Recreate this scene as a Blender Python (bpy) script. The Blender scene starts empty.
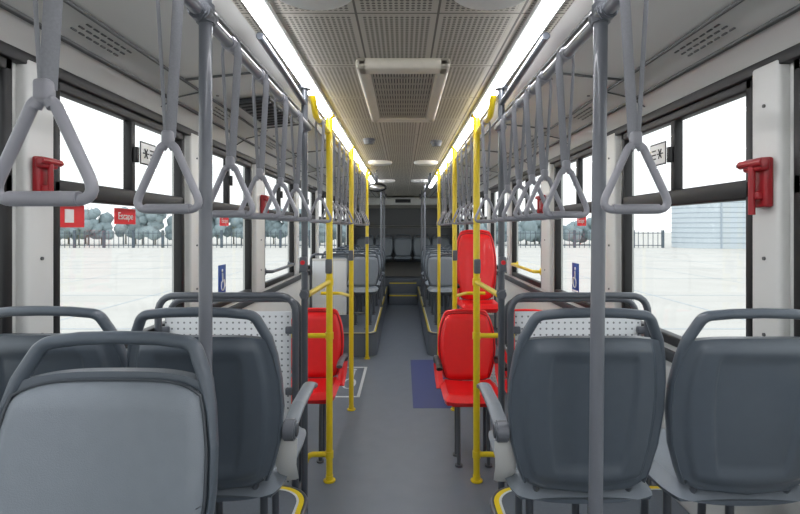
import bpy, bmesh, math, random
from mathutils import Vector, Matrix
random.seed(4)
scn = bpy.context.scene
try:
    scn.view_settings.view_transform = 'Standard'
    scn.view_settings.look = 'None'
    scn.view_settings.exposure = 0.22
except Exception: pass

# ---------------------------------------------------------------- materials
def lin(c):
    c = c/255.0
    return c/12.92 if c <= .04045 else ((c+.055)/1.055)**2.4
def rgb(r,g,b): return (lin(r),lin(g),lin(b),1)
def pmat(name, col, rough=.5, metal=0, noise=.06, nscale=30, bump=0.0, bscale=200, emit=None, es=0, coat=0):
    m = bpy.data.materials.new(name); m.use_nodes=True
    nt=m.node_tree; b=nt.nodes['Principled BSDF']
    b.inputs['Roughness'].default_value=rough; b.inputs['Metallic'].default_value=metal
    if coat: b.inputs['Coat Weight'].default_value=coat
    tc=nt.nodes.new('ShaderNodeTexCoord')
    n=nt.nodes.new('ShaderNodeTexNoise'); n.inputs['Scale'].default_value=nscale; n.inputs['Detail'].default_value=3
    nt.links.new(tc.outputs['Object'],n.inputs['Vector'])
    mx=nt.nodes.new('ShaderNodeMix'); mx.data_type='RGBA'
    c=rgb(*col)
    mx.inputs[6].default_value=tuple(x*(1-noise) for x in c[:3])+(1,)
    mx.inputs[7].default_value=tuple(min(1,x*(1+noise)) for x in c[:3])+(1,)
    nt.links.new(n.outputs['Fac'],mx.inputs[0]); nt.links.new(mx.outputs[2],b.inputs['Base Color'])
    if bump:
        n2=nt.nodes.new('ShaderNodeTexNoise'); n2.inputs['Scale'].default_value=bscale
        nt.links.new(tc.outputs['Object'],n2.inputs['Vector'])
        bp=nt.nodes.new('ShaderNodeBump'); bp.inputs['Strength'].default_value=bump; bp.inputs['Distance'].default_value=.002
        nt.links.new(n2.outputs['Fac'],bp.inputs['Height']); nt.links.new(bp.outputs['Normal'],b.inputs['Normal'])
    if emit:
        b.inputs['Emission Color'].default_value=rgb(*emit); b.inputs['Emission Strength'].default_value=es
    return m
def dotmat(name, base, dot, axes, pitch, rad, rough=.5, seam=None):
    m=bpy.data.materials.new(name); m.use_nodes=True
    nt=m.node_tree; L=nt.links; b=nt.nodes['Principled BSDF']; b.inputs['Roughness'].default_value=rough
    tc=nt.nodes.new('ShaderNodeTexCoord'); sp=nt.nodes.new('ShaderNodeSeparateXYZ'); L.new(tc.outputs['Object'],sp.inputs[0])
    def M(op,a,b2=None):
        n=nt.nodes.new('ShaderNodeMath'); n.operation=op
        for i,v in enumerate((a,b2)):
            if v is None: continue
            if isinstance(v,(int,float)): n.inputs[i].default_value=v
            else: L.new(v,n.inputs[i])
        return n.outputs[0]
    def cell(o): return M('SUBTRACT',M('FRACT',M('DIVIDE',M('ADD',o,50.0),pitch)),.5)
    a=cell(sp.outputs[axes[0]]); c=cell(sp.outputs[axes[1]])
    d=M('ADD',M('MULTIPLY',a,a),M('MULTIPLY',c,c))
    mask=M('LESS_THAN',d,rad*rad)
    if seam:
        for ax,per in seam:
            f=M('FRACT',M('DIVIDE',M('ADD',sp.outputs[ax],50.0),per))
            margin=M('LESS_THAN',M('ABSOLUTE',M('SUBTRACT',f,.5)),.5-.02/per)
            mask=M('MULTIPLY',mask,margin)
        sm=None
        for ax,per in seam:
            f=M('FRACT',M('DIVIDE',M('ADD',sp.outputs[ax],50.0),per))
            s=M('GREATER_THAN',M('ABSOLUTE',M('SUBTRACT',f,.5)),.5-.004/per)
            sm = s if sm is None else M('MAXIMUM',sm,s)
        mask=M('MAXIMUM',mask,sm)
    mx=nt.nodes.new('ShaderNodeMix'); mx.data_type='RGBA'
    mx.inputs[6].default_value=rgb(*base); mx.inputs[7].default_value=rgb(*dot)
    L.new(mask,mx.inputs[0]); L.new(mx.outputs[2],b.inputs['Base Color'])
    return m
def glassmat():
    m=bpy.data.materials.new('window_glass'); m.use_nodes=True
    nt=m.node_tree; nt.nodes.clear()
    o=nt.nodes.new('ShaderNodeOutputMaterial'); t=nt.nodes.new('ShaderNodeBsdfTransparent'); t.inputs[0].default_value=(.95,.965,.96,1)
    g=nt.nodes.new('ShaderNodeBsdfGlossy'); g.inputs['Roughness'].default_value=.02
    mx=nt.nodes.new('ShaderNodeMixShader'); mx.inputs[0].default_value=.04
    nt.links.new(t.outputs[0],mx.inputs[1]); nt.links.new(g.outputs[0],mx.inputs[2]); nt.links.new(mx.outputs[0],o.inputs[0])
    return m
M_SHELL=pmat('seat_shell_plastic',(82,91,100),.32,bump=.15,bscale=900)
M_SHELL2=pmat('seat_shell_rib',(112,120,127),.4)
M_PAD=pmat('seat_pad_vinyl',(126,134,142),.46,bump=.35,bscale=500)
M_PIPE=pmat('seat_piping',(66,72,78),.5)
M_RED=pmat('red_vinyl',(236,28,32),.32,coat=.25)
M_REDP=pmat('red_plastic',(150,26,34),.35)
M_GTUBE=pmat('grey_tube_coating',(110,114,122),.30,metal=.0,coat=.4)
M_DTUBE=pmat('dark_tube_coating',(80,85,92),.30,coat=.4)
M_YEL=pmat('yellow_tube_coating',(236,208,32),.28,coat=.4)
M_STRAP=pmat('strap_webbing',(128,130,136),.7,noise=.15,nscale=300)
M_HANDLE=pmat('handle_plastic',(148,149,156),.32)
M_CLAMP=pmat('clamp_plastic',(96,100,107),.4)
M_BLACK=pmat('black_rubber',(15,16,18),.5)
M_DARK=pmat('dark_plastic',(44,48,52),.45)
M_WALL=pmat('wall_laminate',(206,207,204),.5,nscale=4)
M_COVE=pmat('cove_panel',(182,183,180),.42,nscale=3,noise=.03)
M_SEAM=pmat('panel_seam',(86,88,88),.6)
M_WHITE=pmat('white_plastic',(232,233,230),.4)
M_FLOOR=pmat('vinyl_floor',(110,118,129),.38,noise=.10,nscale=8,bump=.2,bscale=400)
M_POD=pmat('podium_vinyl',(100,107,116),.5,noise=.12,nscale=60)
M_REAR=pmat('rear_wall_panel',(140,139,134),.5,noise=.05)
M_REARD=pmat('rear_wall_lower',(92,94,96),.5,noise=.05)
M_BLUE=pmat('blue_marking',(58,68,122),.5)
M_SIGNBLUE=pmat('sign_blue',(28,70,150),.4)
M_MARK=pmat('white_marking',(214,218,220),.5)
M_STKR=pmat('sticker_red',(224,32,42),.4)
M_LED=pmat('light_diffuser',(255,255,255),.4,emit=(252,251,255),es=20)
M_CEIL=dotmat('perforated_ceiling',(182,178,167),(100,97,90),(0,1),.0185,.34,.6,seam=[(0,.28),(1,.55)])
M_PERF=dotmat('perforated_panel',(226,230,232),(120,126,130),(0,2),.03,.16,.4)
M_STEEL=pmat('steel',(170,172,175),.3,metal=.9)
M_FRAME=pmat('vent_frame',(214,208,194),.5)
M_GRILLE=pmat('vent_grille',(182,178,166),.5)
M_CONC=pmat('yard_concrete',(204,201,194),.8,noise=.12,nscale=.6)
M_TREE=pmat('tree_foliage_hazed',(142,158,162),.95,noise=.2,nscale=1.5)  # foliage colour paled towards blue-grey to paint in distance haze
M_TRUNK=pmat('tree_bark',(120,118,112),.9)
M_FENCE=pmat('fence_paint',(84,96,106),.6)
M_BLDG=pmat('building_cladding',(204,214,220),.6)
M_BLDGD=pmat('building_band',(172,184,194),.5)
M_GLASS=glassmat()

# ---------------------------------------------------------------- builder
def fillet(pts, r, closed=False, seg=6):
    pts=[Vector(p) for p in pts]
    if r<=0: return pts
    n=len(pts); out=[]
    for i in range(n):
        if not closed and i in (0,n-1): out.append(pts[i]); continue
        p=pts[i]; a=pts[(i-1)%n]; b=pts[(i+1)%n]
        da=(a-p); db=(b-p); la=da.length; lb=db.length
        da.normalize(); db.normalize()
        ang=da.angle(db,math.pi)
        if ang>math.pi-.05: out.append(p); continue
        rr=min(r/math.tan(ang/2), la*.48, lb*.48)
        s=p+da*rr; e=p+db*rr
        for k in range(seg+1):
            t=k/seg
            out.append(s*(1-t)**2+p*2*t*(1-t)+e*t*t)
    return out
class MB:
    def __init__(s,name): s.name=name; s.bm=bmesh.new(); s.mats=[]
    def mi(s,m):
        if m not in s.mats: s.mats.append(m)
        return s.mats.index(m)
    def merge(s,tb,mat,mtx=None,smooth=True):
        i=s.mi(mat); vm={}
        for v in tb.verts:
            vm[v]=s.bm.verts.new((mtx@v.co) if mtx else v.co)
        for f in tb.faces:
            try:
                nf=s.bm.faces.new([vm[v] for v in f.verts]); nf.material_index=i; nf.smooth=smooth
            except ValueError: pass
        tb.free()
    def box(s,c,size,mat,bev=.004,seg=2,rot=None):
        tb=bmesh.new(); bmesh.ops.create_cube(tb,size=1)
        for v in tb.verts: v.co=Vector((v.co.x*size[0],v.co.y*size[1],v.co.z*size[2]))
        if bev>0:
            bmesh.ops.bevel(tb,geom=tb.edges[:],offset=min(bev,min(size)*.49),segments=seg,profile=.5,affect='EDGES')
        m=Matrix.Translation(Vector(c))
        if rot: m=m@rot
        s.merge(tb,mat,m,smooth=(bev>0 and seg>1)); return s
    def cyl(s,c,r,h,mat,axis='Z',n=24,r2=None,bev=0):
        tb=bmesh.new(); bmesh.ops.create_cone(tb,cap_ends=True,segments=n,radius1=r,radius2=r if r2 is None else r2,depth=h)
        if bev: bmesh.ops.bevel(tb,geom=[e for e in tb.edges if e.calc_face_angle(0)>.9],offset=bev,segments=2,affect='EDGES')
        m=Matrix.Translation(Vector(c))
        if axis=='X': m=m@Matrix.Rotation(math.pi/2,4,'Y')
        if axis=='Y': m=m@Matrix.Rotation(math.pi/2,4,'X')
        s.merge(tb,mat,m); return s
    def sph(s,c,r,mat,sc=(1,1,1),n=16):
        tb=bmesh.new(); bmesh.ops.create_uvsphere(tb,u_segments=n,v_segments=n//2,radius=r)
        s.merge(tb,mat,Matrix.Translation(Vector(c))@Matrix.Diagonal((*sc,1))); return s
    def tube(s,pts,r,mat,n=12,fil=0,closed=False,rb=None,ref=None,rf=None):
        P=fillet(pts,fil,closed); i=s.mi(mat); rb=rb or r; N=len(P); rings=[]; prev=None
        for k in range(N):
            if closed: T=P[(k+1)%N]-P[(k-1)%N]
            else: T=P[min(k+1,N-1)]-P[max(k-1,0)]
            T.normalize()
            if ref is not None: B=Vector(ref); A=B.cross(T).normalized(); B=T.cross(A).normalized()
            else:
                if prev is None:
                    h=Vector((0,0,1)) if abs(T.z)<.9 else Vector((1,0,0))
                    A=(h-T*h.dot(T)).normalized()
                else: A=(prev-T*prev.dot(T)).normalized()
                B=T.cross(A)
            prev=A
            q=rf(P[k]) if rf else 1.0
            rings.append([s.bm.verts.new(P[k]+A*(r*q*math.cos(2*math.pi*j/n))+B*(rb*math.sin(2*math.pi*j/n))) for j in range(n)])
        for k in range(N if closed else N-1):
            a=rings[k]; b=rings[(k+1)%N]
            for j in range(n):
                f=s.bm.faces.new((a[j],a[(j+1)%n],b[(j+1)%n],b[j])); f.material_index=i; f.smooth=True
        if not closed:
            for rg in (rings[0],rings[-1]):
                f=s.bm.faces.new(rg); f.material_index=i
        return s
    def sheet(s,F,G,ns,nt,mf,mb):
        a=[[s.bm.verts.new(F(i/ns,j/nt)) for j in range(nt+1)] for i in range(ns+1)]
        b=[[s.bm.verts.new(G(i/ns,j/nt)) for j in range(nt+1)] for i in range(ns+1)]
        fi=s.mi(mf); bi=s.mi(mb)
        def q(vs,m,sm=True):
            f=s.bm.faces.new(vs); f.material_index=m; f.smooth=sm
        for i in range(ns):
            for j in range(nt):
                q((a[i][j],a[i+1][j],a[i+1][j+1],a[i][j+1]),fi); q((b[i][j],b[i][j+1],b[i+1][j+1],b[i+1][j]),bi)
        for i in range(ns):
            q((a[i][0],b[i][0],b[i+1][0],a[i+1][0]),bi); q((a[i][nt],a[i+1][nt],b[i+1][nt],b[i][nt]),bi)
        for j in range(nt):
            q((a[0][j],a[0][j+1],b[0][j+1],b[0][j]),bi); q((a[ns][j],b[ns][j],b[ns][j+1],a[ns][j+1]),bi)
        return s
    def prism(s,outl,z0,z1,mat,top=None):
        tb=bmesh.new(); vs=[tb.verts.new((x,y,z0)) for x,y in outl]; f=tb.faces.new(vs)
        r=bmesh.ops.extrude_face_region(tb,geom=[f])
        for v in [g for g in r['geom'] if isinstance(g,bmesh.types.BMVert)]: v.co.z=z1
        s.merge(tb,mat,None,smooth=False); return s
    def done(s,loc=(0,0,0),rotz=0,parent=None):
        bmesh.ops.recalc_face_normals(s.bm,faces=s.bm.faces[:])
        me=bpy.data.meshes.new(s.name); s.bm.to_mesh(me); s.bm.free()
        for m in s.mats: me.materials.append(m)
        try: me.set_sharp_from_angle(angle=math.radians(50))
        except Exception: pass
        o=bpy.data.objects.new(s.name,me); scn.collection.objects.link(o)
        o.location=loc; o.rotation_euler=(0,0,rotz)
        if parent: o.parent=parent
        return o
def inst(o,loc,rotz=0,name=None):
    n=bpy.data.objects.new(name or o.name.split('.')[0],o.data); scn.collection.objects.link(n)
    n.location=loc; n.rotation_euler=(0,0,rotz); return n

# ---------------------------------------------------------------- shell
Y0,Y1=-1.6,11.75
WX=1.22; CZ=2.33
pill=[(-1.6,-1.3),(-.15,.1),(1.55,1.73),(2.77,2.98),(4.0,4.35),(5.55,5.75),(6.9,7.1),(8.25,8.45),(9.6,9.8),(11.2,11.75)]
SILL,WT=1.07,2.14
fl=MB('floor'); fl.box((0,(Y0+Y1)/2,-.03),(2.56,Y1-Y0,.06),M_FLOOR,0)
fl.done()
wn=1
for sgn,side in ((-1,'left'),(1,'right')):
    w=MB('wall_'+side)
    L=Y1-Y0; yc=(Y0+Y1)/2
    w.box((sgn*(WX+.03),yc,SILL/2),(.06,L,SILL),M_WALL,0)
    w.box((sgn*(WX+.03),yc,(WT+CZ+.06)/2),(.06,L,CZ+.06-WT),M_WALL,0)
    w.box((sgn*(WX-.005),yc,SILL-.05),(.03,L,.05),M_DARK,.006)
    for a,b in pill:
        w.box((sgn*(WX+.03),(a+b)/2,(SILL+WT)/2),(.06,b-a,WT-SILL),M_WALL,0)
        w.box((sgn*(WX-.012),(a+b)/2,(SILL+WT)/2),(.045,(b-a)*.72,WT-SILL),M_WALL,.014,3)
        for zz in (1.25,1.5,2.0):
            w.cyl((sgn*(WX-.036),(a+b)/2,zz),.006,.006,M_SEAM,'X',10)
    w.done()
    for k in range(len(pill)-1):
        a=pill[k][1]; b=pill[k+1][0]
        o=MB('window_%d'%wn); wn+=1
        X=sgn*(WX+.012); t=.05; fw=.045
        o.box((X,(a+b)/2,SILL+fw/2),(t,b-a,fw),M_BLACK,.008)
        o.box((X,(a+b)/2,WT-.03),(t,b-a,.06),M_BLACK,.008)
        o.box((X,a+fw*.4,(SILL+WT)/2),(t,fw*.8,WT-SILL),M_BLACK,.008)
        o.box((X,b-fw*.4,(SILL+WT)/2),(t,fw*.8,WT-SILL),M_BLACK,.008)
        o.box((X,(a+b)/2,1.735),(t,b-a,.07),M_BLACK,.008)
        o.box((X,a+(b-a)*.5,1.93),(t*.8,.035,.34),M_BLACK,.006)
        o.box((sgn*(WX-.02),a+(b-a)*.5,1.93),(.02,.02,.07),M_BLACK,.004)
        o.box((sgn*(WX+.035),(a+b)/2,(SILL+WT)/2),(.004,b-a-.02,WT-SILL-.02),M_GLASS,0)
        o.done()
    c=MB('trim_%d'%(1 if sgn<0 else 2))
    prof=[(WX,2.13),(1.19,2.20),(1.12,2.245),(.98,2.275),(.60,2.315),(.545,2.335)]
    ii=c.mi(M_COVE)
    va=[c.bm.verts.new((sgn*x,Y0,z)) for x,z in prof]+[c.bm.verts.new((sgn*.545,Y0,2.39)),c.bm.verts.new((sgn*WX,Y0,2.39))]
    vb=[c.bm.verts.new((v.co.x,Y1,v.co.z)) for v in va]
    n=len(va)
    for j in range(n):
        f=c.bm.faces.new((va[j],va[(j+1)%n],vb[(j+1)%n],vb[j])); f.material_index=ii
    c.bm.faces.new(va); c.bm.faces.new(vb)
    c.box((sgn*(WX-.014),yc,2.137),(.035,L,.04),M_BLACK,.004)
    c.box((sgn*1.135,yc,2.232),(.02,L,.012),M_SEAM,.003)
    c.box((sgn*.99,yc,2.268),(.012,L,.012),M_SEAM,.003)
    c.box((sgn*.62,yc,2.309),(.012,L,.012),M_SEAM,.003)
    for y in [x*1.12-1.1 for x in range(12)]:
        c.box((sgn*.82,y,2.289),(.33,.008,.014),M_SEAM,.002,rot=Matrix.Rotation(sgn*.108,4,'Y'))
        c.tube([(sgn*1.19,y+.2,2.196),(sgn*1.12,y+.2,2.241),(sgn*.99,y+.2,2.271)],.004,M_SEAM,6)
        for dy in (.1,.3):
            c.cyl((sgn*.95,y+dy,2.277),.008,.006,M_SEAM,n=10)
            c.cyl((sgn*.70,y+dy,2.304),.008,.006,M_SEAM,n=10)
        for q in range(3):
            for r_ in range(7):
                c.box((sgn*(1.03+.025*q),y+.5+r_*.04,2.264-.006*q),(.006,.025,.006),M_SEAM,0)
    c.done()
ce=MB('ceiling'); ce.box((0,(Y0+Y1)/2,CZ+.03),(1.1,Y1-Y0,.06),M_CEIL,0); ce.done()
wr=MB('wall_rear')
wr.box((0,Y1+.03,1.2),(2.56,.06,2.4),M_REAR,0)
wr.box((0,Y1-.03,1.86),(2.2,.05,.40),M_REARD,.01)
wr.box((0,Y1-.03,1.2),(2.3,.05,.8),M_REARD,.01)
wr.box((0,Y1-.06,1.63),(2.2,.02,.012),M_DARK,.003)
wr.box((0,Y1-.15,2.22),(2.1,.28,.17),M_WHITE,.03,3)
wr.box((0,Y1-.30,2.22),(.35,.02,.08),M_DARK,.006)
wr.done()
wf=MB('wall_front'); wf.box((0,Y0-.03,.5),(2.56,.06,1.0),M_WALL,0); wf.box((0,Y0-.03,2.3),(2.56,.06,.3),M_WALL,0)
wf.box((0,Y0-.03,1.6),(.06,.06,1.2),M_BLACK,0); wf.done()

# light strips
lt=MB('ceiling_light_strip')
lt.box((0,0,.004),(.080,9.9,.02),M_WHITE,.005)
lt.tube([(0,-4.92,-.010),(0,4.92,-.010)],.028,M_LED,16,rb=.015,ref=(0,0,1))
l0=lt.done((-.472,3.7,2.32)); inst(l0,(.472,3.7,2.32))

# ceiling vent
v=MB('ceiling_vent')
hw,hl=.205,.56
for sx in (-1,1): v.box((sx*(hw-.03),0,0),(.06,hl*2,.05),M_FRAME,.018,3)
for sy in (-1,1): v.box((0,sy*(hl-.05),0),(hw*2,.10,.05),M_FRAME,.018,3)
v.box((0,0,.008),(.31,.95,.01),M_DARK,0)
for k in range(22): v.box((-.1418+k*.0135,0,-.010),(.0082,.93,.008),M_GRILLE,0)
for k in range(10): v.box((0,-.45+k*.1,-.004),(.30,.008,.008),M_GRILLE,0)
v.done((0,2.70,2.31))
# round ceiling speakers
sp=MB('ceiling_speaker')
sp.cyl((0,0,0),.125,.03,M_WHITE,n=40,r2=.135,bev=.006); sp.cyl((0,0,-.016),.095,.01,M_WHITE,n=36,bev=.003)
s0=sp.done((-.27,1.49,2.315)); 
for x,y in ((.27,1.49),(-.25,5.5),(.25,5.5),(-.25,7.6),(.25,7.6)): inst(s0,(x,y,2.315))
sm=MB('smoke_detector'); sm.cyl((0,0,0),.05,.02,M_CLAMP,n=24); sm.cyl((0,0,-.02),.038,.03,M_CLAMP,n=24,r2=.045,bev=.004); d0=sm.done((-.28,4.1,2.32)); inst(d0,(.28,4.2,2.32))
g=MB('air_outlet')
g.box((0,0,0),(.20,.62,.02),M_DARK,.006)
for k in range(9): g.box((0,-.26+k*.065,-.012),(.17,.03,.008),M_BLACK,.003)
go=g.done((-.80,2.95,2.281)); go.rotation_euler=(0,-.105,0)

# ---------------------------------------------------------------- podiums
def podium(name,sx,xi,ya,yb,h,corner_lo=True,corner_hi=True):
    r=.16
    def arc(cx,cy,a0,a1):
        return [(cx+r*math.cos(math.radians(a0+(a1-a0)*k/8)),cy+r*math.sin(math.radians(a0+(a1-a0)*k/8))) for k in range(9)]
    edge=[(1.205,ya)]
    edge+= arc(xi+r,ya+r,270,180) if corner_lo else [(xi,ya)]
    edge+= arc(xi+r,yb-r,180,90) if corner_hi else [(xi,yb)]
    edge+=[(1.205,yb)]
    e=[(sx*x,y) for x,y in edge]
    o=MB(name); o.prism(e,0,h,M_POD)
    def inset(d):
        c=[]
        n=len(edge)
        for k,(x,y) in enumerate(edge):
            a=Vector(edge[max(k-1,0)]); b=Vector(edge[min(k+1,n-1)]); t=(b-a).normalized()
            nn=Vector((t.y,-t.x))
            c.append((sx*(x+nn.x*d),y+nn.y*d))
        return c
    def strip(d0,d1,z,m):
        A=inset(d0); B=inset(d1); i=o.mi(m)
        va=[o.bm.verts.new((x,y,z)) for x,y in A]; vb=[o.bm.verts.new((x,y,z)) for x,y in B]
        for k in range(len(A)-1):
            f=o.bm.faces.new((va[k],va[k+1],vb[k+1],vb[k])); f.material_index=i
    strip(.012,.034,h+.003,M_YEL); strip(.034,.045,h+.0035,M_MARK)
    o.tube([(x,y,h-.008) for x,y in inset(.004)],.012,M_DTUBE,8)
    return o.done()
podium('wheel_arch_podium',1,.385,-1.55,2.33,.40,False,True)
podium('wheel_arch_podium',-1,.42,-1.55,2.33,.40,False,True)
podium('rear_podium',-1,.33,6.2,11.2,.29,True,False)
podium('rear_podium',1,.31,6.2,11.2,.29,True,False)
st=MB('rear_steps')
st.box((0,10.55,.10),(.60,.35,.20),M_POD,.006); st.box((0,10.385,.195),(.58,.03,.022),M_YEL,.004)
st.box((0,10.95,.21),(.60,.46,.42),M_POD,.006); st.box((0,10.735,.415),(.58,.03,.022),M_YEL,.004)
st.done()
rb=MB('rear_bench_base'); rb.box((0,11.46,.24),(2.38,.50,.46),M_POD,.01); rb.done()

# ---------------------------------------------------------------- seats
ZP=[(.47,.160),(.52,.180),(.60,.202),(.70,.213),(.78,.211),(.85,.199),(.90,.184),(.94,.169),(.975,.150)]
def hwz(z):
    if z<=ZP[0][0]: return ZP[0][1]
    for (a,wa),(b,wb) in zip(ZP,ZP[1:]):
        if z<=b: return wa+(wb-wa)*(z-a)/(b-a)
    return ZP[-1][1]
def yb(x,z): return .015+(z-.45)*.15-.035*min(1.1,abs(x)/.21)**2.5
def sstep(a,b,x):
    t=max(0,min(1,(x-a)/(b-a))); return t*t*(3-2*t)
def seat(name,pad,shell,arm=0,loc=(0,0,0),rotz=0,border=None,lowh=.48,legs=True,armm=None,solid=False,stretch=1.0):
    o=MB(name); bd=border or shell
    ztop=.968 if solid else .912
    def zz(s,t): 
        top=ztop-.014*abs(s)**4; bot=.478+.028*abs(s)**3
        return bot+(top-bot)*t
    def F(a,b):
        s=a*2-1; z=zz(s,b); x=s*(hwz(z)-.003); return (x,yb(x,z)-.012,z)
    def G(a,b):
        s=a*2-1; z=zz(s,b); x=s*(hwz(z)-.003)
        e=.012*sstep(.87,.81,abs(s))*sstep(.02,.08,b)*sstep(.98,.92,b)
        e-=.009*sstep(.62,.56,abs(s)+.10*(1-b))*sstep(.10,.18,b)*sstep(.90,.84,b)
        return (x,yb(x,z)+.014+e,z)
    o.sheet(F,G,64,40,shell,shell)
    pt=(.955 if solid else .898)-.47
    def PF(a,b):
        s=(a*2-1); z=.47+pt*b-.022*abs(s)**6*max(0,b-.5)*2+.02*abs(s)**5*(b<.5)
        ed=min((1-abs(s))*1.1,min(b,1-b)*2)
        x=s*(hwz(z)-.011); pu=.024*sstep(0,.13,ed)
        return (x,yb(x,z)-.016-pu,z)
    def PG(a,b):
        x,y,z=PF(a,b); return (x,yb(x,z)-.008,z)
    o.sheet(PF,PG,32,26,pad,pad)
    loop=[]
    for k in range(33): loop.append(Vector(PF(k/32,1)))
    for k in range(1,26): loop.append(Vector(PF(1,1-k/26)))
    for k in range(33): loop.append(Vector(PF(1-k/32,0)))
    for k in range(1,26): loop.append(Vector(PF(0,k/26)))
    o.tube([p+Vector((0,-.003,0)) for p in loop],.003,M_PIPE if not solid else M_REDP,6,closed=True)
    zs=[.49,.53,.60,.70,.78,.85,.90]
    L=[(-hwz(z)+.002,yb(hwz(z),z),z) for z in zs]; R=[(-x,y,z) for x,y,z in reversed(L)]
    zt=.966
    mid=[(-.150,yb(.150,zt),zt),(-.08,yb(.08,zt)-.004,zt+.008),(0,yb(0,zt)-.006,zt+.010),(.08,yb(.08,zt)-.004,zt+.008),(.150,yb(.150,zt),zt)]
    o.tube(L+mid+R,.0135,bd,12,fil=.035,rb=.017,ref=(0,1,0),rf=lambda p: .42+(.25 if solid else .58)*sstep(.80,.90,p.z))
    o.tube([(-.155,yb(.16,.49),.495),(-.12,yb(.12,.48),.482),(0,yb(0,.47)+.004,.476),(.12,yb(.12,.48),.482),(.155,yb(.16,.49),.495)],.010,bd,10)
    if stretch!=1.0:
        for vv in o.bm.verts:
            dz=vv.co.z-.465; vv.co.z=.465+dz*stretch; vv.co.y+=(dz*(stretch-1))*.05
    def CF(a,b):
        s=a*2-1; y=-.43+.45*b; ed=min((1-abs(s))*1.2,min(b,1-b)*2.2)
        x=s*(.205-.018*abs(2*b-1)**6)
        return (x,y,lowh-.035+.04*sstep(0,.22,ed)-.012*(1-s*s)*sstep(0,.5,b)+ .012*s**4)
    def CG(a,b):
        x,y,z=CF(a,b); return (x*.96,y*.97,lowh-.055+.02*b)
    o.sheet(CF,CG,24,24,pad,shell)
    o.box((0,-.26,lowh-.065),(.30,.24,.03),shell,.012,3)
    for sx in (-.13,.13): o.tube([(sx,-.08,lowh-.045),(sx,-.005,lowh-.02),(sx,.012,.53)],.010,M_DTUBE,8,fil=.02)
    if legs:
        zt2=lowh-.085
        for sx in (-.10,.10):
            o.tube([(sx,-.36,.012),(sx,-.34,zt2),(sx,-.20,zt2),(sx,-.20,.012)],.013,M_DTUBE,10,fil=.04)
            for y in (-.36,-.20): o.cyl((sx,y,.006),.026,.012,M_DTUBE,n=16)
        o.tube([(-.10,-.27,zt2),(.10,-.27,zt2)],.013,M_DTUBE,8)
    if arm:
        X=arm*.228; am=armm or M_SHELL2
        o.cyl((X,-.005,.625),.030,.035,M_CLAMP,'X',20,bev=.004)
        o.cyl((X+arm*.019,-.005,.625),.018,.006,M_PIPE,'X',16)
        o.tube([(X,-.0,.635),(X,-.12,.655),(X,-.30,.66),(X,-.345,.645)],.013,am,10,fil=.04,rb=.022,ref=(1,0,0))
        o.tube([(X-arm*.01,-.01,.60),(X-arm*.015,-.02,.52),(X-arm*.025,-.10,.44)],.006,M_WALL if not armm else M_RED,8,rb=.03,ref=(1,0,0))
    return o.done(loc,rotz)
PI=math.pi
P4=.40
SN='passenger_seat'
a1=seat(SN,M_PAD,M_SHELL,1,(.507,1.41,P4),PI)
a2=seat(SN,M_PAD,M_SHELL,-1,(-.550,1.42,P4),PI)
a3=seat(SN,M_PAD,M_SHELL,0,(.945,1.40,P4),PI)
inst(a3,(-.980,1.44,P4),PI)
inst(a3,(-.565,.915,P4+.005),0); inst(a3,(-.99,.915,P4+.005),0)
for y in (7.15,7.95,8.75,9.55):
    for sx in (-1,1):
        inst(a3,(sx*.55,y,.29)); inst(a3,(sx*.98,y,.29))
rs=seat(SN,M_SHELL2,M_SHELL,0,(-.88,11.55,.47),0,legs=False)
for k in range(1,5): inst(rs,(-.88+k*.44,11.55,.47))
r1=seat('priority_seat',M_RED,M_RED,-1,(.475,3.72,0),0,border=M_RED,armm=M_BLACK,solid=True)
inst(r1,(.925,3.72,0)); r2=seat('priority_seat',M_RED,M_RED,1,(-.665,3.78,0),0,border=M_RED,armm=M_CLAMP,solid=True)
pl=MB('seat_plinth'); pl.box((0,0,.19),(.44,.50,.38),M_POD,.012); pl.box((0,-.26,.20),(.40,.015,.26),M_PERF,.004); pl.done((.76,5.02,0))
seat('priority_seat',M_RED,M_RED,-1,(.76,5.2,.38),0,border=M_RED,legs=False,armm=M_BLACK,solid=True,stretch=1.42)

# ---------------------------------------------------------------- poles and rails
def flange(o,x,y,z,m,r=.038):
    o.cyl((x,y,z+.006),r,.012,m,n=24,bev=.003); o.cyl((x,y,z+.025),r*.62,.03,m,n=20)
def clamp(o,x,y,z,m,r=.021):
    o.cyl((x,y,z),r,.05,m,n=18,bev=.004); o.cyl((x,y,z),r,.06,m,'Y',n=18,bev=.004)
def pole(name,x,y,z0,z1,m,r=.0165,top=True,cl=(),extra=None,dx=0):
    o=MB(name)
    o.tube([(0,0,z0),(dx,0,z1)],r,m,18); flange(o,0,0,z0,m)
    if top: o.cyl((dx,0,z1-.01),.034,.02,m,n=24,bev=.003)
    for c in cl: clamp(o,dx*.9,0,c,M_CLAMP)
    if extra: extra(o)
    return o.done((x,y,0))
pole('grab_pole',-.462,1.17,.40,2.312,M_GTUBE,r=.0152,cl=(2.10,))
pole('grab_pole',.445,1.17,.40,2.312,M_GTUBE,r=.016,cl=(2.10,),dx=.02)
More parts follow.
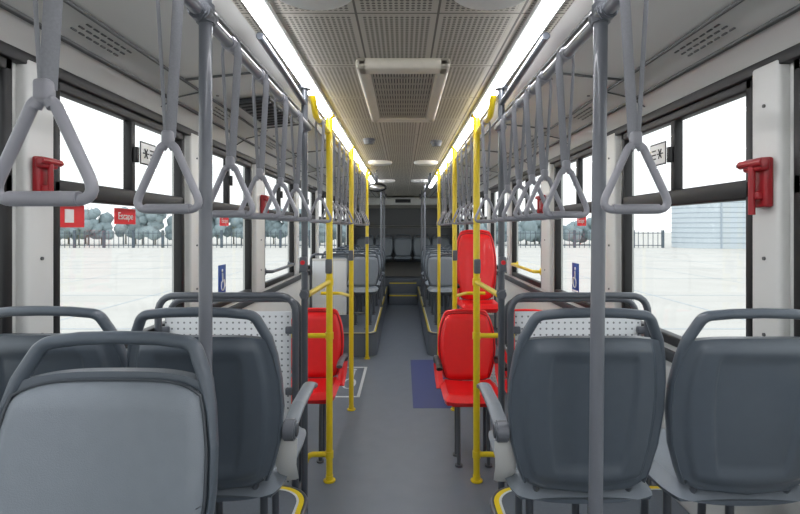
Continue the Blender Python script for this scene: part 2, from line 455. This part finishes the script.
for sx in (-1,1):
    def ex(o,sx=sx):
        o.box((0,-.028,1.42),(.038,.035,.075),M_CLAMP,.008,3)
        o.cyl((0,-.048,1.43),.011,.01,M_STKR,'Y',16)
        o.tube([(-sx*.0,0,2.22),(sx*.02,-.35,2.27),(sx*.03,-.68,2.30)],.014,M_DTUBE,12)
    pole('grab_pole',sx*.492,2.5,0,2.312,M_DTUBE,cl=(2.10,1.27),extra=ex)
    o=MB('overhead_handrail'); o.tube([(0,-1.5,0),(0,2.5,0)],.0155,M_GTUBE,16)
    for y in (-.2,1.17): o.cyl((0,y,0),.022,.07,M_CLAMP,'Y',16,bev=.004)
    for y in (-.2,): o.tube([(0,y,0),(0,y,.205)],.013,M_GTUBE,10)
    o.done((sx*.47,0,2.10))
    o=MB('overhead_handrail'); 
    o.tube([(0,2.62,.10),(0,2.72,0),(0,6.35,0),(-sx*.05,6.5,.10)],.017,M_YEL,16,fil=.06)
    for y in (3.16,4.4,5.3,6.2): 
        o.cyl((0,y,0),.025,.06,M_YEL,'Y',16,bev=.004)
    for y in (5.3,): o.tube([(0,y,0),(0,y,.11)],.014,M_YEL,10)
    o.done((sx*.475,0,2.21))
    o=MB('overhead_handrail'); o.tube([(0,6.55,.1),(0,6.7,0),(0,10.4,0),(0,10.55,.1)],.0165,M_GTUBE,14,fil=.05)
    for y in (7.0,8.3,9.6): o.tube([(0,y,0),(0,y,.115)],.012,M_GTUBE,8)
    o.done((sx*.36,0,2.21))
    def ey(o,sx=sx):
        o.tube([(0,0,.17),(sx*.13,0,.17),(sx*.19,0,.02)],.017,M_YEL,12,fil=.05)
        o.box((0,-.028,1.36),(.04,.04,.09),M_CLAMP,.008,3)
        o.tube([(0,0,.92),(sx*.30,0,.92)],.016,M_YEL,12)
        o.cyl((0,0,.92),.026,.05,M_YEL,n=16,bev=.004)
        o.cyl((0,0,1.26),.026,.05,M_YEL,n=16,bev=.004)
        o.tube([(0,0,1.26),(sx*.02,-.62,1.26)],.015,M_YEL,12)
        o.cyl((0,0,.17),.026,.05,M_YEL,n=16,bev=.004)
    pole('stanchion',sx*.465,3.16,0,2.318,M_YEL,r=.021,extra=ey)
    def ez(o,sx=sx):
        o.box((0,-.028,1.36),(.04,.04,.09),M_CLAMP,.008,3)
        o.tube([(0,0,1.0),(sx*.12,.2,1.0),(sx*.3,.2,1.0)],.015,M_YEL,12,fil=.05)
    pole('stanchion',sx*.455,4.4,0,2.318,M_YEL,r=.021,extra=ez)
    def ew(o,sx=sx):
        o.box((0,-.028,1.45),(.04,.04,.09),M_CLAMP,.008,3)
    pole('stanchion',sx*.44,6.12,0,2.318,M_YEL,r=.019,extra=ew)
    pole('grab_pole',sx*.36,8.3,.29,2.20,M_GTUBE,top=False)
    pole('grab_pole',sx*.36,9.6,.29,2.20,M_GTUBE,top=False)
    o=MB('partition_panel')
    o.box((0,0,.75),(.62,.008,.88),M_PERF,.002)
    o.tube([(-.335,-.02,0),(-.335,-.02,1.27),(.335,-.02,1.27),(.335,-.02,0)],.017,M_DTUBE,14,fil=.09)
    o.tube([(-.335,.10,1.0),(-.335,.10,1.235),(.335,.10,1.235),(.335,.10,.3)],.015,M_DTUBE,14,fil=.09)
    o.tube([(-.335,.10,1.0),(-.335,-.02,.98)],.013,M_DTUBE,10)
    o.tube([(.335,.10,.3),(.335,-.02,.28)],.013,M_DTUBE,10)
    for x in (-.31,.31):
        for z in (.5,.8,1.1): o.box((x,-.01,z),(.05,.025,.035),M_CLAMP,.006)
    for x in (-.335,.335): o.cyl((x,-.02,.006),.035,.012,M_DTUBE,n=20)
    o.done((sx*.86,2.46,0))
    o=MB('partition_panel')
    xs=(-.36,.36)
    o.box((sx*.12,0,.83),(.44,.03,.70),M_PERF,.006)
    o.tube([(xs[0],0,.30),(xs[0],0,1.26),(xs[1],0,1.26),(xs[1],0,.30)],.015,M_DTUBE,12,fil=.08)
    o.box((sx*.12,0,1.19),(.44,.034,.03),M_WALL,.006)
    o.tube([(xs[0],0,.50),(xs[1],0,.50)],.012,M_DTUBE,10)
    for x in xs: o.cyl((x,0,.303),.03,.012,M_DTUBE,n=16)
    o.done((sx*.83,6.45,0))
o=MB('wall_grab_rail'); o.tube([(0,0,0),(-.06,0,0),(-.06,.9,0),(0,.9,0)],.015,M_YEL,12,fil=.04); o.cyl((-.0,0,0),.03,.012,M_YEL,'X'); o.cyl((0,.9,0),.03,.012,M_YEL,'X'); o.done((1.20,4.35,1.22))
o=MB('wall_grab_rail'); o.tube([(0,0,0),(.06,0,0),(.06,.9,0),(0,.9,0)],.015,M_DTUBE,12,fil=.04); o.cyl((-.0,0,0),.03,.012,M_DTUBE,'X'); o.cyl((0,.9,0),.03,.012,M_DTUBE,'X'); o.done((-1.20,4.35,1.22))

# hand straps
def strap(drop):
    o=MB('hand_strap')
    top=-drop+.162
    for sx in (-1,1):
        o.tube([(sx*.018,0,.006),(sx*.022,0,-.03),(sx*.005,0,top)],.0016,M_STRAP,8,rb=.0105,ref=(sx*1.0,.9,0))
    o.tube([(-.0195,0,.004),(-.012,0,.017),(0,0,.021),(.012,0,.017),(.0195,0,.004)],.0016,M_STRAP,8,rb=.0105,ref=(0,1,0))
    o.cyl((0,0,.0),.0195,.035,M_HANDLE,'Y',18)
    o.box((0,0,top-.002),(.022,.020,.030),M_HANDLE,.006,3)
    zt=top-.014
    o.tube([(-.012,0,zt),(-.073,0,zt-.132),(.073,0,zt-.132),(.012,0,zt)],.0078,M_HANDLE,12,fil=.022,closed=True,rb=.008,ref=(0,1,0))
    o.tube([(-.046,0,zt-.1295),(.046,0,zt-.1295)],.010,M_HANDLE,12,rb=.011,ref=(0,1,0))
    for sx in (-1,1): o.tube([(sx*.012,0,zt-.01),(sx*.004,0,zt+.004)],.008,M_HANDLE,10)
    return o
hs=strap(.48).done((-.47,.655,2.10))
for y in (1.0,1.36,1.64,1.92,2.2): inst(hs,(-.47,y,2.10),random.uniform(-.12,.12))
for y in (1.01,1.44,1.66,1.82,2.02,2.25): inst(hs,(.47,y,2.10),random.uniform(-.15,.15))
hs2=strap(.59).done((-.475,2.85,2.21))
yy=3.3
while yy<6.2:
    if min(abs(yy-3.16),abs(yy-4.4),abs(yy-5.3))>.06:
        inst(hs2,(-.475,yy,2.21),random.uniform(-.12,.12)); inst(hs2,(.475,yy+.03,2.21),random.uniform(-.12,.12))
    yy+=.28
inst(hs2,(.475,2.85,2.21),.1)

# ---------------------------------------------------------------- hammers, signs, mirror
def hammer(loc,sx,k=1.0):
    o=MB('emergency_hammer')
    o.box((0,0,-.01),(.03,.075,.17),M_REDP,.008,3)
    o.box((-sx*.02,0,.05),(.035,.095,.045),M_REDP,.010,3)
    o.box((-sx*.02,0,-.055),(.03,.05,.03),M_REDP,.008,3)
    o.cyl((-sx*.035,0,.055),.014,.12,M_REDP,'Y',16,bev=.003)
    o.cyl((-sx*.035,.065,.055),.006,.02,M_STEEL,'Y',10,r2=.001)
    o.tube([(-sx*.035,0,.05),(-sx*.035,0,-.12)],.011,M_REDP,12)
    o.done(loc).scale=(k,k,k)
hammer((1.17,1.63,1.757),1,.95); hammer((-1.17,1.62,1.77),-1,.8)
hammer((1.165,4.17,1.80),1); hammer((-1.165,4.17,1.80),-1)
def escape(sx,y,z):
    o=MB('escape_sticker'); o.box((0,0,0),(.002,.17,.07),M_STKR,0); p=o.done((sx*1.250,y,z))
    c=bpy.data.curves.new('escape_text','FONT'); c.body='Escape'; c.size=.045; c.align_x='CENTER'; c.align_y='CENTER'; c.extrude=.0005
    c.materials.append(M_WHITE)
    t=bpy.data.objects.new('escape_text',c); scn.collection.objects.link(t); t.parent=p
    t.location=(-sx*.003,0,0); t.rotation_euler=(PI/2,0,PI/2 if sx<0 else -PI/2)
escape(-1,2.25,1.652); escape(-1,3.5,1.65); escape(1,3.5,1.65)
o=MB('evacuation_sticker'); o.box((0,0,0),(.002,.14,.085),M_STKR,0); o.box((.002,-.02,0),(.002,.05,.05),M_WHITE,0); o.done((-1.250,1.89,1.645))
def wheel_sign(loc,sx,sc=1.0):
    o=MB('wheelchair_sign')
    o.box((0,0,0),(.004,.13,.20),M_SIGNBLUE,.001)
    x=-sx*.004
    o.tube([(x,.028*math.cos(a)+.005,-.035+.032*math.sin(a)) for a in [k*2*PI/20 for k in range(20)]],.004,M_WHITE,6,closed=True)
    o.sph((x,-.005,.062),.012,M_WHITE,(.3,1,1),10)
    o.tube([(x,-.005,.045),(x,.0,.0),(x,.03,-.002),(x,.042,-.045)],.006,M_WHITE,6)
    o.box((0,0,-.09),(.006,.12,.012),M_WHITE,0)
    o.done(loc)
wheel_sign((-1.18,3.26,1.26),-1); wheel_sign((1.18,3.42,1.26),1)
def snow(sx,y):
    o=MB('air_conditioning_sticker'); o.box((0,0,0),(.002,.15,.11),M_BLACK,0); o.box((-sx*.002,0,0),(.002,.135,.095),M_WHITE,0)
    for k in range(3):
        a=k*PI/3; o.tube([(-sx*.004,-.025+.026*math.cos(a),.026*math.sin(a)),(-sx*.004,-.025-.026*math.cos(a),-.026*math.sin(a))],.003,M_BLACK,6)
    for k in range(3): o.box((-sx*.004,.035,.02-.02*k),(.002,.04,.006),M_BLACK,0)
    o.done((sx*1.250,y,1.96))
snow(-1,2.45); snow(1,2.45)
o=MB('convex_mirror')
o.tube([(0,0,.20),(0,-.02,.08),(0,-.03,.0)],.008,M_BLACK,8); o.sph((0,-.03,-.02),.13,M_BLACK,(1,.45,.45),24); o.sph((0,-.075,-.03),.1,M_STEEL,(1,.25,.35),24)
o.done((-.33,6.3,2.13))

# floor markings
o=MB('wheelchair_floor_marking')
o.box((0,0,.001),(.36,1.62,.002),M_BLUE,0)
o.done((.27,5.25,0))
o=MB('pushchair_floor_marking')
for x in (-.13,.13): o.box((x,0,.001),(.03,1.0,.002),M_MARK,0)
for y in (-.5,.5): o.box((0,y,.001),(.29,.03,.002),M_MARK,0)
o.tube([(.06*math.cos(a),.16*math.sin(a)-.1,.003) for a in [k*2*PI/20 for k in range(20)]],.012,M_MARK,6,closed=True,rb=.001,ref=(0,0,1))
o.box((.0,.2,.001),(.05,.3,.002),M_MARK,0); o.cyl((0,.4,.002),.035,.002,M_MARK)
o.done((-.555,5.24,0))

# ---------------------------------------------------------------- outside
GZ=-.42
o=MB('yard_ground'); o.box((0,40,-.05),(400,400,.1),M_CONC,0)
for k in range(-12,12): 
    o.box((k*5+2.5,24,.003),(.05,46,.004),M_BLDGD,0)
for k in range(1,9): o.box((0,k*5,.003),(130,.05,.004),M_BLDGD,0)
o.done((0,0,GZ))
o=MB('perimeter_fence')
for k in range(-190,53):
    o.box((k*.5,0,.85),(.05,.05,1.7),M_FENCE,0)
for z in (.25,1.5): o.box((-34.2,0,z),(121.5,.06,.07),M_FENCE,0)
for k in range(-31,10): o.box((k*3-.5,0,.9),(.22,.22,1.8),M_FENCE,0)
o.done((0,51,GZ))
# bare winter trees: trunks, fine branches and soft crowns with haze painted into their colour
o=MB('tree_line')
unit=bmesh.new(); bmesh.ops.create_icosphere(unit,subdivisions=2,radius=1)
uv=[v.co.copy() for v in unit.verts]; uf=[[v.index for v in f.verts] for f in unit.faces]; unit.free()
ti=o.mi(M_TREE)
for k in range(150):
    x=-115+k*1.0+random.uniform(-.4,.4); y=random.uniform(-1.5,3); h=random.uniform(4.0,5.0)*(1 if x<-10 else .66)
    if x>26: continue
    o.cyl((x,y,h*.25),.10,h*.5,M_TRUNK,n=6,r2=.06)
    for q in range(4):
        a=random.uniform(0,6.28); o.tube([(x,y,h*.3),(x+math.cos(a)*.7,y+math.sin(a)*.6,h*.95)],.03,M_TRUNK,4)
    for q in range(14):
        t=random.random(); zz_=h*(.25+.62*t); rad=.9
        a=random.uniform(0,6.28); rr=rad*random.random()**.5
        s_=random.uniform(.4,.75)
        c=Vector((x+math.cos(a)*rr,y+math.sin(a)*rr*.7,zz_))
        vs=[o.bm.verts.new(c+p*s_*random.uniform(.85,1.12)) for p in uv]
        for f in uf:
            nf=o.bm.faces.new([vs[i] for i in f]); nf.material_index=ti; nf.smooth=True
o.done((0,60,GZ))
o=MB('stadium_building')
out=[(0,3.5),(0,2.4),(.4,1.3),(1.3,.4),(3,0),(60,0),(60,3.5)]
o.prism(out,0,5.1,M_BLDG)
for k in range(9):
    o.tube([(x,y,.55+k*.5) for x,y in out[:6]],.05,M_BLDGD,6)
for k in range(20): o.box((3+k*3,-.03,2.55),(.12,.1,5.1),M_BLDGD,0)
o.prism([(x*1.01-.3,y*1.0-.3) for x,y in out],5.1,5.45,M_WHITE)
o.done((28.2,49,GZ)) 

# ---------------------------------------------------------------- world + camera
w=bpy.data.worlds.new('overcast_sky'); scn.world=w; w.use_nodes=True
nt=w.node_tree; bg=nt.nodes['Background']
tc=nt.nodes.new('ShaderNodeTexCoord'); sp=nt.nodes.new('ShaderNodeSeparateXYZ'); cr=nt.nodes.new('ShaderNodeValToRGB')
nt.links.new(tc.outputs['Generated'],sp.inputs[0]); nt.links.new(sp.outputs[2],cr.inputs[0]); nt.links.new(cr.outputs[0],bg.inputs[0])
cr.color_ramp.elements[0].color=(.98,.985,1,1); cr.color_ramp.elements[1].color=(.88,.93,1,1)
bg.inputs[1].default_value=1.5
cam=bpy.data.cameras.new('camera'); co=bpy.data.objects.new('camera',cam); scn.collection.objects.link(co)
co.location=(0,0,1.6); co.rotation_euler=(PI/2,0,0); cam.sensor_width=36; cam.lens=22.5
cam.shift_y=-29/800; cam.shift_x=-3/800; cam.clip_start=.05; cam.clip_end=600
scn.camera=co
